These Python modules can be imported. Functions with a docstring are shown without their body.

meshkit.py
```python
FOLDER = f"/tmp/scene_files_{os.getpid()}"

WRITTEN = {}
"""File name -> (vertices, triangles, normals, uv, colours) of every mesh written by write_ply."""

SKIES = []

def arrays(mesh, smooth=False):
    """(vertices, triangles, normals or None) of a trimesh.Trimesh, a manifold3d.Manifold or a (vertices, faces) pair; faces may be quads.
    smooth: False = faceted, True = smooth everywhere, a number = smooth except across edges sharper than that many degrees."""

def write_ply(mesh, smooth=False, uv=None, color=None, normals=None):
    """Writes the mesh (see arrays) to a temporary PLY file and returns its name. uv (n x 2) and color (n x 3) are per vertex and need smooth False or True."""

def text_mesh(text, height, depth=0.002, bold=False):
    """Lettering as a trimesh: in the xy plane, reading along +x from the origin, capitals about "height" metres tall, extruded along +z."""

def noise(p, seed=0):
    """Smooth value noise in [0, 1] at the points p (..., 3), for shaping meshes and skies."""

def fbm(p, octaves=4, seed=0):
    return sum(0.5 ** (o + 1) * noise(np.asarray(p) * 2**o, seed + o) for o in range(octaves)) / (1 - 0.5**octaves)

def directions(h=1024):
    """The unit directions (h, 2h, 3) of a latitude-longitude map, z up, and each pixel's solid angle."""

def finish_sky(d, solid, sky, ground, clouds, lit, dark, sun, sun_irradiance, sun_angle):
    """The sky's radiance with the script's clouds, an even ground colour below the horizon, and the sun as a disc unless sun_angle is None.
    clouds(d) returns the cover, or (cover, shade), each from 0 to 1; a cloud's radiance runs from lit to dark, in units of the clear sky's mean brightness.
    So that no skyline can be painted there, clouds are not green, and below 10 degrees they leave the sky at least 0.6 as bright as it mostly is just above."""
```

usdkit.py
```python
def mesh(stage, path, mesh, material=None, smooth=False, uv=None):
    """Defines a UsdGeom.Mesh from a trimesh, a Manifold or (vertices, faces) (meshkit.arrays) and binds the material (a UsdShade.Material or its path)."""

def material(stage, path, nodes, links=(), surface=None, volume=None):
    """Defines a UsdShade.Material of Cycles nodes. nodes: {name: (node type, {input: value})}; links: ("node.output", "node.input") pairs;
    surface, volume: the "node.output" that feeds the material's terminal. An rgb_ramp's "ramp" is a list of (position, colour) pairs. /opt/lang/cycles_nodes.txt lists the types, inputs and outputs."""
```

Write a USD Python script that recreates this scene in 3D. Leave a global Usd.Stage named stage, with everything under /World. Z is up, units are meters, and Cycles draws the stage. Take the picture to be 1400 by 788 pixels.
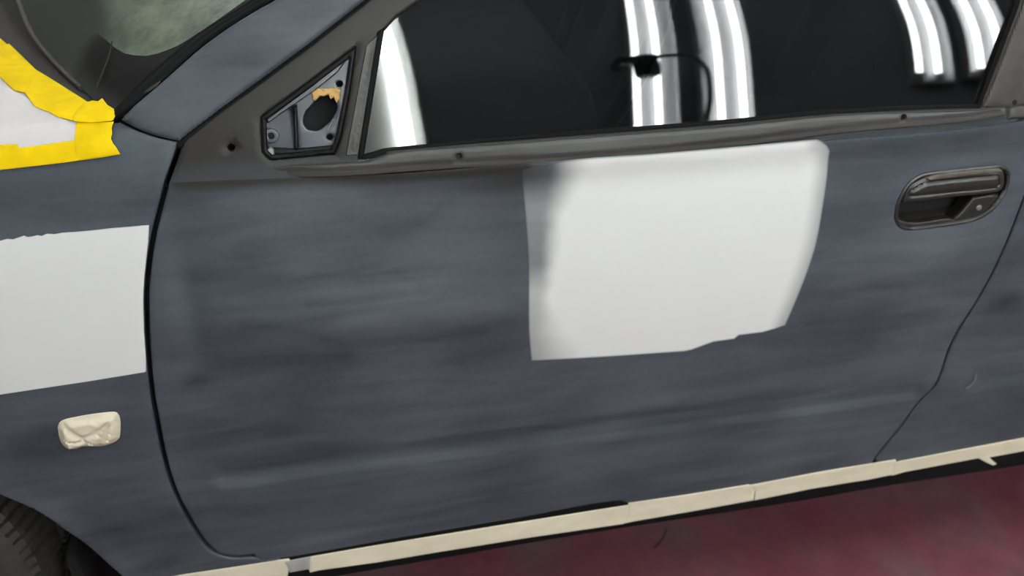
import math, numpy as np, trimesh, shapely, meshkit, usdkit
from shapely.geometry import Polygon, LineString, Point, box
from scipy.interpolate import CubicSpline
from scipy.spatial import Delaunay
from pxr import Usd, UsdGeom, UsdShade, Sdf, Gf, Vt

# ------------------------------------------------------------------ stage, camera, light level
stage = Usd.Stage.CreateInMemory()
UsdGeom.SetStageUpAxis(stage, UsdGeom.Tokens.z); UsdGeom.SetStageMetersPerUnit(stage, 1.0)
world = UsdGeom.Xform.Define(stage, '/World'); stage.SetDefaultPrim(world.GetPrim())
UsdGeom.Scope.Define(stage, '/World/Looks')

FPX = 1300.0                                     # focal length in pixels of the 1400-wide frame
CAM = np.array([0.255, -1.006, 1.313])
YAW, PITCH, ROLL = np.radians([10.985, 31.92, -0.25])
CF = np.array([math.sin(YAW)*math.cos(PITCH), math.cos(YAW)*math.cos(PITCH), -math.sin(PITCH)])
_r = np.array([math.cos(YAW), -math.sin(YAW), 0.0]); _u = np.cross(_r, CF)
CR = math.cos(ROLL)*_r + math.sin(ROLL)*_u
CU = -math.sin(ROLL)*_r + math.cos(ROLL)*_u
cam = UsdGeom.Camera.Define(stage, '/World/camera')
cam.CreateHorizontalApertureAttr(36.0); cam.CreateVerticalApertureAttr(36.0*788/1400)
cam.CreateFocalLengthAttr(36.0*FPX/1400); cam.CreateClippingRangeAttr(Gf.Vec2f(0.05, 100))
cam.CreateFStopAttr(5.0); cam.CreateFocusDistanceAttr(1.02)
cam.GetPrim().CreateAttribute('exposure', Sdf.ValueTypeNames.Float).Set(0.74)
M4 = np.eye(4); M4[0, :3], M4[1, :3], M4[2, :3], M4[3, :3] = CR, CU, -CF, CAM
cam.AddTransformOp().Set(Gf.Matrix4d(*M4.ravel().tolist()))

TUBE = 28.0                                      # radiance of a lit fluorescent tube
from pxr import UsdLux
dome = UsdLux.DomeLight.Define(stage, '/World/dome'); dome.CreateIntensityAttr(0.02); dome.CreateColorAttr(Gf.Vec3f(.9, .95, 1))

# ------------------------------------------------------------------ helpers
TAKEN = {}
def numbered(parent, name):
    k = (parent, name); n = TAKEN.get(k, -1)+1; TAKEN[k] = n
    return f'{parent}/{name}' + (f'_{n:03d}' if n else '')
ORIGIN = {}
def keys(prim, label=None, cat=None, group=None, kind=None):
    for k, v in (('label', label), ('category', cat), ('group', group), ('kind', kind)):
        if v: prim.SetCustomDataByKey(k, v)
    return prim
def thing(name, label, cat, loc=(0, 0, 0), rotz=0, group=None):
    x = UsdGeom.Xform.Define(stage, numbered('/World', name)); x.AddTranslateOp().Set(Gf.Vec3d(*map(float, loc)))
    if rotz: x.AddRotateZOp().Set(rotz)
    ORIGIN[str(x.GetPath())] = np.array(loc, float)
    return keys(x.GetPrim(), label, cat, group)
def obj(name, mesh, mat, parent=None, smooth=35, label=None, cat=None, group=None, kind=None, var=None, local=False):
    """One mesh in world coordinates under parent (a prim) or /World."""
    pp = str(parent.GetPath()) if parent else '/World'
    root = '/'.join(pp.split('/')[:3]); o = ORIGIN.get(root, np.zeros(3))
    if hasattr(mesh, 'to_mesh'):
        m = mesh.to_mesh(); mesh = trimesh.Trimesh(m.vert_properties[:, :3], m.tri_verts, process=False)
    mesh = mesh.copy()
    if not local: mesh.vertices = mesh.vertices-o
    path = numbered(pp, name)
    m = usdkit.mesh(stage, path, mesh, MAT[mat], smooth=True if var else smooth)
    for k, v in (var or {}).items():
        pv = UsdGeom.PrimvarsAPI(m).CreatePrimvar(k, Sdf.ValueTypeNames.FloatArray, 'vertex'); pv.Set(Vt.FloatArray.FromNumpy(np.asarray(v, np.float32)))
    return keys(m.GetPrim(), label, cat, group, kind)
cat_ = trimesh.util.concatenate
def ray(px):
    d = CF*FPX + CR*(px[0]-700) - CU*(px[1]-394)
    return d/np.linalg.norm(d)
class Sec:
    """A body section (y, z) run along x; u = x, v = length along the section."""
    def __init__(s, pts, n=3000):
        p = np.array(pts, float); t = np.r_[0, np.cumsum(np.linalg.norm(np.diff(p, axis=0), axis=1))]
        q = CubicSpline(t, p)(np.linspace(0, t[-1], n))
        s.q = q; s.t = np.r_[0, np.cumsum(np.linalg.norm(np.diff(q, axis=0), axis=1))]
        g = np.gradient(q, s.t, axis=0); g /= np.linalg.norm(g, axis=1, keepdims=True)
        s.n = np.stack([-g[:, 1], g[:, 0]], 1)
    def uv(s, px):
        d = ray(px); r = s.q-CAM[1:]; cr = r[:, 0]*d[2]-r[:, 1]*d[1]; best = None
        for k in np.nonzero(cr[:-1]*cr[1:] <= 0)[0]:
            w = cr[k]/(cr[k]-cr[k+1]); p = s.q[k]*(1-w)+s.q[k+1]*w
            t = np.dot(p-CAM[1:], d[1:])/np.dot(d[1:], d[1:])
            if t > 0 and (best is None or t < best[0]): best = (t, CAM[0]+d[0]*t, s.t[k]*(1-w)+s.t[k+1]*w)
        if best is None:                          # the ray slips past below: the nearest point
            k = int(np.argmin(abs(cr))); t = np.dot(s.q[k]-CAM[1:], d[1:])/np.dot(d[1:], d[1:]); best = (t, CAM[0]+d[0]*t, s.t[k])
        return best[1], best[2]
    def v(s, z): return float(s.t[np.argmin(abs(s.q[:, 1]-z))])          # first height z
    def vy(s, y): return float(s.t[np.argmin(abs(s.q[:, 0]-y)+10*(s.q[:, 1] < .86))])
    def at(s, u, v, h=0.0):
        u, v = np.asarray(u, float), np.asarray(v, float); I = lambda c: np.interp(v, s.t, c)
        return np.stack([u+0*v, I(s.q[:, 0])+I(s.n[:, 0])*h, I(s.q[:, 1])+I(s.n[:, 1])*h], -1)
class Pln:
    """A plane through three points; u, v along it."""
    def __init__(s, o, a, b, bulge=0.0):
        s.o = np.array(o, float); s.U = np.array(a, float)-s.o; s.U /= np.linalg.norm(s.U)
        n = np.cross(s.U, np.array(b, float)-s.o); n /= np.linalg.norm(n); s.N = n if n[2] > 0 or (n[2] == 0 and n[1] < 0) else -n
        s.V = np.cross(s.N, s.U)
    def uv(s, px):
        d = ray(px); p = CAM+d*((s.o-CAM)@s.N)/(d@s.N)-s.o
        return p@s.U, p@s.V
    def at(s, u, v, h=0.0):
        u, v, h = (np.asarray(a, float)[..., None] for a in (u, v, h))
        return s.o+u*s.U+v*s.V+h*s.N
def spl(px, n=8):
    """A smooth line through pixel points."""
    p = np.array(px, float); t = np.r_[0, np.cumsum(np.linalg.norm(np.diff(p, axis=0), axis=1))]
    from scipy.interpolate import PchipInterpolator
    return [tuple(a) for a in PchipInterpolator(t, p)(np.linspace(0, t[-1], n*(len(p)-1)+1))]
def on(S, px, step=6):
    """Pixel outline -> list of (u, v) on surface S, with points every few pixels."""
    out = []
    for a, b in zip(px, px[1:]):
        n = max(1, int(np.hypot(b[0]-a[0], b[1]-a[1])/step))
        out += [(a[0]+(b[0]-a[0])*k/n, a[1]+(b[1]-a[1])*k/n) for k in range(n)]
    return [S.uv(p) for p in out+[px[-1]]]
def pol(S, px, step=6): return Polygon(on(S, list(px)+[px[0]], step)).buffer(0)
def loop(ring, ds):
    L = ring.length; n = max(4, int(L/ds)); c = np.array(ring.coords)[:-1]
    k = np.array([ring.interpolate(i*L/n).coords[0] for i in range(n)])
    # keep sharp corners
    a, b = c-np.roll(c, 1, 0), np.roll(c, -1, 0)-c
    ang = np.abs(np.arctan2(a[:, 0]*b[:, 1]-a[:, 1]*b[:, 0], (a*b).sum(1)))
    s = [ring.project(Point(p)) for p in c[ang > .25]]; t = np.unique(np.round(np.r_[np.arange(n)*L/n, s], 6))
    t = t[np.r_[True, np.diff(t) > ds*.12]]
    return np.array([ring.interpolate(x).coords[0] for x in t])
def panel(S, poly, er=.002, depth=.012, g=.01, off=0.0, h=None, ds=None, back=False, rings_at=(), flat=None):
    """A pressed sheet on surface S: outline poly (u, v), rounded edge er, walls going down to depth. Returns mesh, uv of each vertex, distance to edge."""
    if poly.geom_type != 'Polygon': poly = max(poly.geoms, key=lambda q: q.area)
    poly = shapely.set_precision(poly.simplify(2e-4), 1e-6)
    if poly.geom_type != 'Polygon': poly = max(poly.geoms, key=lambda q: q.area)
    ds = ds or min(g, .008); pts, rings = [], []
    for k, d in enumerate((0, .3*er, er, *rings_at)):
        q = poly if k == 0 else poly.buffer(-d)
        for q1 in getattr(q, 'geoms', [q]):
            if q1.is_empty: continue
            for r in [q1.exterior, *q1.interiors]:
                l = loop(r, ds); pts.append(l)
                if k == 0: rings.append(l)
    x0, y0, x1, y1 = poly.bounds
    X, Y = np.meshgrid(np.arange(x0, x1+g, g), np.arange(y0, y1+g, g)); X = X+((np.arange(X.shape[0]) % 2)*.5*g)[:, None]
    G = np.c_[X.ravel(), Y.ravel()]; inn = poly.buffer(-max((er, *rings_at))-.45*g)
    if not inn.is_empty: pts.append(G[shapely.contains_xy(inn, G[:, 0], G[:, 1])])
    n0 = sum(len(r) for r in rings)
    if er > 0 and len(rings) > 1 or True:      # boundary rings first
        A = np.vstack(rings+[p for p in pts if not any(p is r for r in rings)])
    tri = Delaunay(A).simplices; c = A[tri].mean(1)
    tri = tri[shapely.contains_xy(poly, c[:, 0], c[:, 1])]
    a = np.cross(A[tri[:, 1]]-A[tri[:, 0]], A[tri[:, 2]]-A[tri[:, 0]]); tri = tri[abs(a) > 1e-11]; a = a[abs(a) > 1e-11]
    tri[a < 0] = tri[a < 0][:, ::-1]
    dist = shapely.distance(poly.boundary, shapely.points(A)); dist[:n0] = 0
    q = np.clip(er-dist, 0, er); hh = off-(er-np.sqrt(np.maximum(er*er-q*q, 0)))
    if flat is not None:                       # no rounding along this line: the next panel runs on flush
        w = sst(shapely.distance(flat, shapely.points(A)), er, er*2.5); hh = off+(hh-off)*w
    if h is not None: hh = hh+h(A[:, 0], A[:, 1], dist)
    P = S.at(A[:, 0], A[:, 1], hh); F = [tri]; V = [P]; UV = [A]; D = [dist]; n = len(P); at = 0
    for r in rings:
        m = len(r); i = np.arange(m); j = (i+1) % m; top = P[at:at+m]; lo = S.at(r[:, 0], r[:, 1], hh[at:at+m]-depth)
        V += [top, lo]; UV += [r, r]; D += [np.zeros(m)]*2
        F.append(np.r_[np.c_[n+i, n+m+i, n+m+j], np.c_[n+i, n+m+j, n+j]]); n += 2*m; at += m
    if back:
        lo = S.at(A[:, 0], A[:, 1], hh-depth); V.append(lo); UV.append(A); D.append(dist); F.append(tri[:, ::-1]+n)
    mesh = trimesh.Trimesh(np.vstack(V), np.vstack(F), process=False)
    f = mesh.faces; e = np.einsum('ij,ij->i', np.cross(P[tri[:, 1]]-P[tri[:, 0]], P[tri[:, 2]]-P[tri[:, 0]]), S.at(*A[tri[:, 0]].T, 1.0)-S.at(*A[tri[:, 0]].T, 0.0))
    if e.sum() < 0: mesh.faces = f[:, ::-1]
    return mesh, np.vstack(UV), np.concatenate(D)
def tube(pts, r, sides=10, caps=True):
    p = np.array(pts, float); r = np.broadcast_to(r, len(p)); t = np.gradient(p, axis=0); t /= np.linalg.norm(t, axis=1, keepdims=True)
    a = np.cross(t[0], [0, 0, 1.0] if abs(t[0, 2]) < .9 else [1.0, 0, 0]); V = []
    for k in range(len(p)):
        a = a-t[k]*(a@t[k]); a /= np.linalg.norm(a); b = np.cross(t[k], a); th = np.arange(sides)*2*np.pi/sides
        V.append(p[k]+r[k]*(np.cos(th)[:, None]*a+np.sin(th)[:, None]*b))
    V = np.vstack(V); F = []; n = len(p)
    for k in range(n-1):
        i = np.arange(sides); j = (i+1) % sides; A, B = k*sides, (k+1)*sides
        F += [np.c_[A+i, A+j, B+j], np.c_[A+i, B+j, B+i]]
    if caps:
        V = np.vstack([V, p[0], p[-1]]); i = np.arange(sides); j = (i+1) % sides
        F += [np.c_[j, i, np.full(sides, n*sides)], np.c_[(n-1)*sides+i, (n-1)*sides+j, np.full(sides, n*sides+1)]]
    return trimesh.Trimesh(V, np.vstack(F), process=False)
def lathe(prof, c, axis='y', n=64):
    """Profile of (radius, along) turned about an axis through c."""
    p = np.array(prof, float); th = np.arange(n)*2*np.pi/n; m = len(p)
    V = np.stack([p[:, 0][:, None]*np.cos(th), np.repeat(p[:, 1][:, None], n, 1), p[:, 0][:, None]*np.sin(th)], -1).reshape(-1, 3)
    F = []
    for k in range(m-1):
        i = np.arange(n); j = (i+1) % n; F += [np.c_[k*n+i, k*n+j, (k+1)*n+j], np.c_[k*n+i, (k+1)*n+j, (k+1)*n+i]]
    if axis == 'z': V = V[:, [0, 2, 1]]; F = [f[:, ::-1] for f in F]
    return trimesh.Trimesh(V+np.array(c), np.vstack(F), process=False)
def rbox(size, c, r=.006):
    import manifold3d as m3
    s = np.maximum(np.array(size)/2-r, 1e-4); b = m3.Manifold.sphere(r, 12)
    M = m3.Manifold.batch_hull([b.translate([x*s[0], y*s[1], z*s[2]]) for x in (-1, 1) for y in (-1, 1) for z in (-1, 1)])
    k = M.translate([float(a) for a in c]).to_mesh(); return trimesh.Trimesh(k.vert_properties[:, :3], k.tri_verts, process=False)
def bx(size, c): return trimesh.creation.box(size, trimesh.transformations.translation_matrix(c))
sst = lambda x, a, b: (lambda t: t*t*(3-2*t))(np.clip((x-a)/(b-a), 0, 1))

# ------------------------------------------------------------------ materials
MAT = {}
def mat(name, nodes, links=(), surface='p.BSDF'):
    MAT[name] = usdkit.material(stage, f'/World/Looks/{name}', nodes, links, surface=surface)
def plain(name, color, rough=.5, metallic=0.0, noise=0.0, scale=30, spec=.5, bump=0.0, stretch=(1, 1, 1)):
    n = {'g': ('geometry', {}), 'm': ('mapping', {'scale': stretch}), 'n': ('noise_texture', {'scale': scale, 'detail': 4}),
         'r': ('rgb_ramp', {'ramp': [(.25, tuple(c*(1-noise) for c in color)), (.75, tuple(c*(1+noise) for c in color))]}),
         'p': ('principled_bsdf', {'roughness': rough, 'metallic': metallic, 'specular_ior_level': spec})}
    l = [('g.position', 'm.vector'), ('m.vector', 'n.vector'), ('n.fac', 'r.fac'), ('r.color', 'p.base_color')]
    if bump: n['b'] = ('bump', {'strength': bump, 'distance': .002}); l += [('n.fac', 'b.height'), ('b.normal', 'p.normal')]
    mat(name, n, l)
DARK, LITE = (.024, .0305, .044), (.143, .163, .186)
BROWN = (.028, .0255, .0225)
def paint_nodes():
    n = {'g': ('geometry', {}),
         'm1': ('mapping', {'scale': (1.6, 1, 11)}), 'n1': ('noise_texture', {'scale': 3.0, 'detail': 5, 'roughness': .52, 'distortion': 1.0}),
         'm2': ('mapping', {'scale': (.8, 1, 1.6)}), 'n2': ('noise_texture', {'scale': 5.0, 'detail': 3}),
         'n3': ('noise_texture', {'scale': 160, 'detail': 3}),
         't': ('attribute', {'attribute': 'tone'}), 'bw': ('attribute', {'attribute': 'bare'}),
         'a1': ('math', {'math_type': 'multiply_add', 'value2': .55, 'value3': -.275}),
         'a2': ('math', {'math_type': 'multiply_add', 'value2': .95, 'value3': -.475}),
         'a3': ('math', {'math_type': 'multiply_add', 'value2': .16, 'value3': -.08}),
         's1': ('math', {'math_type': 'add'}), 's2': ('math', {'math_type': 'add'}), 's3': ('math', {'math_type': 'add', 'use_clamp': True}),
         'r': ('rgb_ramp', {'ramp': [(0, DARK), (1, LITE)]}),
         'mb': ('mix', {'mix_type': 'mix', 'color2': BROWN})}
    l = [('g.position', 'm1.vector'), ('m1.vector', 'n1.vector'), ('g.position', 'm2.vector'), ('m2.vector', 'n2.vector'), ('g.position', 'n3.vector'),
         ('n1.fac', 'a1.value1'), ('n2.fac', 'a2.value1'), ('n3.fac', 'a3.value1'), ('a1.value', 's1.value1'), ('a2.value', 's1.value2'),
         ('s1.value', 's2.value1'), ('a3.value', 's2.value2'), ('s2.value', 's3.value1'), ('t.fac', 's3.value2'), ('s3.value', 'r.fac'),
         ('bw.fac', 'mb.fac'), ('r.color', 'mb.color1')]
    return n, l
n, l = paint_nodes(); n['p'] = ('principled_bsdf', {'roughness': .42, 'specular_ior_level': .35}); mat('sanded_paint', n, l+[('mb.color', 'p.base_color')])
n, l = paint_nodes()
n.update({'f': ('attribute', {'attribute': 'feather'}), 'w': ('mix', {'mix_type': 'mix', 'color2': (.80, .80, .785)}), 'p': ('principled_bsdf', {'roughness': .55, 'specular_ior_level': .3})})
mat('white_primer', n, l+[('f.fac', 'w.fac'), ('mb.color', 'w.color1'), ('w.color', 'p.base_color')])
plain('frame_black', BROWN, .45, noise=.25, scale=20)
plain('black_rubber', (.006, .006, .007), .65, spec=.15)
plain('black_gloss', (.005, .005, .006), .4, spec=.2)
plain('belt_rubber', (.068, .066, .064), .45, noise=.3, scale=8, stretch=(1, 1, 6))
plain('jamb_black', (.004, .004, .005), .8)
plain('mount_metal', (.046, .055, .076), .30, noise=.45, scale=25, spec=.8)
plain('foam_yellow', (.62, .38, .14), .9, noise=.3, scale=60)
plain('clip_grey', (.25, .25, .24), .5)
plain('handle_plastic', (.020, .018, .016), .36, noise=.3, scale=60, spec=.7)
plain('handle_highlight', (.11, .095, .075), .5, noise=.4, scale=40)  # paler than the handle plastic: carries the ridge highlight as colour
plain('lock_metal', (.35, .35, .36), .35, .8)
plain('cream_tape', (.80, .725, .55), .6, noise=.10, scale=45, stretch=(.4, 1, 1), bump=.15)
plain('clear_tape', (.42, .41, .39), .45, noise=.1)
plain('yellow_tape', (.90, .62, .003), .6, spec=.12, noise=.12, scale=38, bump=.2)
plain('white_paper', (.70, .655, .66), .8, noise=.02, scale=9)
plain('cowl_plastic', (.022, .019, .018), .6, noise=.5, scale=28)
plain('trim_grey', (.040, .035, .032), .5, noise=.3, scale=50)
plain('frit_black', (.010, .010, .010), .4, noise=.3, scale=30, spec=.12)
plain('tyre_rubber', (.05, .047, .041), .6, noise=.3, scale=60)
plain('rim_metal', (.12, .12, .12), .4, .5)
plain('underbody', (.008, .008, .008), .9)
plain('seat_cloth', (.018, .019, .021), .9, noise=.3, scale=80)
plain('dash_plastic', (.035, .036, .034), .6, noise=.3, scale=20)
plain('wall_paint', (.28, .31, .335), .8, noise=.06, scale=3)
plain('white_wall', (.72, .72, .70), .8, noise=.04, scale=3)
plain('ceiling_paint', (.62, .62, .60), .8)
plain('fixture_lit', (.85, .87, .85), .5)  # paler copy of the housing white, its stronger light put into the colour
plain('fixture_white', (.54, .54, .56), .5)
plain('cable_black', (.004, .004, .004), .6)
mat('tube_light', {'e': ('emission', {'color': (.95, 1.0, .97), 'strength': TUBE})}, surface='e.emission')
mat('window_glass', {'t': ('transparent_bsdf', {'color': (.20, .225, .23)}), 'g': ('glossy_bsdf', {'color': (1, 1, 1), 'roughness': .012}), 'f': ('fresnel', {'IOR': 1.62}), 'm': ('mix_closure', {})},
    [('f.fac', 'm.fac'), ('t.BSDF', 'm.closure1'), ('g.BSDF', 'm.closure2')], 'm.closure')
mat('dusty_reflection_glass', {'a': ('attribute', {'attribute': 'grime'}), 'gp': ('geometry', {}), 'n': ('noise_texture', {'scale': 26, 'detail': 6, 'roughness': .7}),
    'r': ('rgb_ramp', {'ramp': [(.30, (.072, .094, .068)), (.50, (.150, .185, .135)), (.70, (.235, .27, .205))]}), 'k': ('mix', {'mix_type': 'mix', 'color2': (.045, .048, .046)}),  # green reflection in the glass painted as opaque colour, together with dust
    'd': ('principled_bsdf', {'roughness': .3, 'specular_ior_level': .12}), 't': ('transparent_bsdf', {'color': (.55, .65, .58)}), 'm': ('mix_closure', {'fac': .88})},
    [('gp.position', 'n.vector'), ('n.fac', 'r.fac'), ('r.color', 'k.color1'), ('a.fac', 'k.fac'), ('k.color', 'd.base_color'), ('t.BSDF', 'm.closure1'), ('d.BSDF', 'm.closure2')], 'm.closure')
mat('tinted_glass', {'t': ('transparent_bsdf', {'color': (.03, .03, .03)}), 'g': ('glossy_bsdf', {'roughness': .02}), 'f': ('fresnel', {'IOR': 1.5}), 'm': ('mix_closure', {})}, [('f.fac', 'm.fac'), ('t.BSDF', 'm.closure1'), ('g.BSDF', 'm.closure2')], 'm.closure')
mat('frit_print', {'a': ('attribute', {'attribute': 'grime'}), 'gp': ('geometry', {}), 'n': ('noise_texture', {'scale': 40, 'detail': 4}), 'k': ('mix', {'mix_type': 'mix', 'color1': (.007, .007, .007), 'color2': (.036, .038, .036)}), 's': ('math', {'math_type': 'multiply_add', 'value2': .35, 'value3': -.15}), 'x': ('math', {'math_type': 'add', 'use_clamp': True}), 'd': ('principled_bsdf', {'roughness': .45, 'specular_ior_level': .1})},
    [('gp.position', 'n.vector'), ('n.fac', 's.value1'), ('s.value', 'x.value1'), ('a.fac', 'x.value2'), ('x.value', 'k.fac'), ('k.color', 'd.base_color')], 'd.BSDF')
mat('floor_paint', {'g': ('geometry', {}), 'n1': ('noise_texture', {'scale': 5.5, 'detail': 4, 'roughness': .5, 'distortion': .2}), 'n2': ('noise_texture', {'scale': 22, 'detail': 5}),
    'r': ('rgb_ramp', {'ramp': [(.25, (.165, .125, .13)), (.42, (.20, .10, .113)), (.58, (.22, .070, .090)), (.78, (.19, .046, .066))]}),
    'r2': ('rgb_ramp', {'ramp': [(.3, (.85, .85, .85)), (.7, (1.1, 1.1, 1.1))]}), 'x': ('mix', {'mix_type': 'multiply', 'fac': 1.0}),
    'p': ('principled_bsdf', {'roughness': .5}), 'b': ('bump', {'strength': .2, 'distance': .003})},
    [('g.position', 'n1.vector'), ('g.position', 'n2.vector'), ('n1.fac', 'r.fac'), ('n2.fac', 'r2.fac'), ('r.color', 'x.color1'), ('r2.color', 'x.color2'), ('x.color', 'p.base_color'), ('n2.fac', 'b.height'), ('b.normal', 'p.normal')])

# ------------------------------------------------------------------ the workshop room
X0, X1, Y0, Y1, H, FZ = -4.0, 6.0, -2.62, 5.0, 3.3, -.055
def st(name, mesh, m): return obj(name, mesh, m, kind='structure')
FLOOR = st('floor', bx((X1-X0+.4, Y1-Y0+.4, .1), ((X0+X1)/2, (Y0+Y1)/2, FZ-.05)), 'floor_paint')
fl_ = lambda p: CAM-ray(p)*(CAM[2]-FZ)/ray(p)[2]+np.array([0, 0, .0002])
obj('crack', tube([fl_(p) for p in spl([(911, 722), (909, 731), (902, 742), (893, 750)], 3)], [.0004]+[.0012]*8+[.0004], 6), 'jamb_black', FLOOR)
st('ceiling', bx((X1-X0+.4, Y1-Y0+.4, .1), ((X0+X1)/2, (Y0+Y1)/2, H+.05)), 'ceiling_paint')
st('wall_front', bx((X1-X0, .1, H-FZ), ((X0+X1)/2, Y0-.05, (H+FZ)/2)), 'wall_paint')
st('wall_back', bx((X1-X0, .1, H-FZ), ((X0+X1)/2, Y1+.05, (H+FZ)/2)), 'white_wall')
st('wall_left', bx((.1, Y1-Y0, H-FZ), (X0-.05, (Y0+Y1)/2, (H+FZ)/2)), 'white_wall')
st('wall_right', bx((.1, Y1-Y0, H-FZ), (X1+.05, (Y0+Y1)/2, (H+FZ)/2)), 'white_wall')

def light_fixture(c, length, vertical, label, group, tubes=(-.055, .055), width=.21, lean=0.0, rt=.0125, white='fixture_white'):
    """A twin-tube fluorescent batten; on the wall (tubes upright) or under the ceiling (tubes across the car)."""
    t = thing('light_fixture', label, 'lamp', c, 0, group)
    def put(m):
        if vertical: R = np.array([[1, 0, 0, 0], [0, 0, 1, 0], [0, 1, 0, 0], [0, 0, 0, 1.0]])    # local y -> z, local z(out) -> +y
        else: R = np.array([[1, 0, 0, 0], [0, 1, 0, 0], [0, 0, -1, 0], [0, 0, 0, 1.0]])
        m = m.copy(); m.apply_transform(R)
        if np.linalg.det(R[:3, :3]) < 0: m.faces = m.faces[:, ::-1]
        if lean: m.apply_transform(trimesh.transformations.rotation_matrix(math.radians(lean), [0, 1, 0]))
        return m
    w = width
    pan = cat_([bx((w, length, .012), (0, 0, .006)), bx((.012, length, .05), (-w/2, 0, .025)), bx((.012, length, .05), (w/2, 0, .025)), bx((w, .012, .05), (0, -length/2, .025)), bx((w, .012, .05), (0, length/2, .025))])
    obj('housing', put(pan), white, t, local=True, smooth=False)
    for x in tubes:
        obj('tube', put(tube([(x, -length/2+.05, .042), (x, length/2-.05, .042)], rt, 12)), 'tube_light', t, local=True)
        for s in (-1, 1): obj('lamp_holder', put(rbox((.04, .036, .05), (x, s*(length/2-.03), .036), .005)), 'fixture_white', t, local=True)
    return t
WALLFIX = [   # x at half height, foot, top, tube offsets, width, lean in degrees
    (.425, 1.30, 3.0, (.055, .095), .31, -2.0, 'wall light at the front corner of the door glass reflection'),
    (1.625, 1.30, 3.0, (-.082, .012), .21, 6.5, 'wall light behind the added silhouette block, left of the central pair'),
    (1.945, 1.30, 3.0, (-.030, .070), .235, 6.5, 'wall light right of the added cable loop in the central pair'),
    (2.955, 1.79, 3.0, (-.070, .022), .19, 7.0, 'wall light with a high foot, left of the rearmost pair'),
    (3.235, 1.79, 3.0, (-.045, .055), .22, 7.0, 'wall light with a high foot, nearest the rear pillar reflection')]
for x, z0, z1, tb, w, le, lab in WALLFIX:
    light_fixture((x, Y0+.012, (z0+z1)/2), z1-z0, True, 'white twin tube '+lab, 'upright wall lights facing the car', tb, w, le, .0135, 'fixture_lit' if w > .3 else 'fixture_white')
for x, xn in ((-1.6, 'ahead of the car'), (.4, 'above the front wheels'), (2.4, 'above the rear wheels'), (4.4, 'behind the car')):  # unseen ceiling battens, added to light the bonnet paper and the room
    for y, yn in ((-1.0, 'near side'), (2.4, 'far side')):
        light_fixture((x, y, H), 1.5, False, f'added white twin tube ceiling batten {xn}, {yn}', 'unseen ceiling lights added for overhead fill')

# ------------------------------------------------------------------ the car body sections
LOW = [(.060, .07), (.036, .10), (.018, .14), (.010, .175), (.010, .205), (.0135, .235), (.013, .27), (.008, .33), (.003, .38), (0, .43), (-.004, .55), (-.001, .64), (.008, .73), (.020, .80)]
SIDE = Sec(LOW+[(.034, .855), (.048, .90), (.067, .95), (.088, 1.0), (.135, 1.1), (.19, 1.2), (.255, 1.3), (.32, 1.36), (.45, 1.395), (.85, 1.42), (1.25, 1.395)])
FEND = Sec(LOW+[(.034, .855), (.042, .883), (.056, .903), (.085, .914), (.13, .921), (.3, .935), (.6, .95), (.85, .955), (1.3, .93)])
GLS = Sec([(.026, .80), (.045, .855), (.0655, .91), (.089, .97), (.116, 1.03), (.151, 1.1), (.202, 1.19), (.272, 1.30)])
P_A1, P_A2 = SIDE.at(*SIDE.uv((165, 160)), -.006), SIDE.at(*SIDE.uv((375, 0)), -.006)
WS = Pln(P_A1, P_A2, FEND.at(*FEND.uv((45, 52)))+np.array([0, 0, .012]))

car = thing('car', 'dark blue grey sanded car with white primer patches, seen from the driver side', 'car', (.9, .85, FZ))

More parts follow.
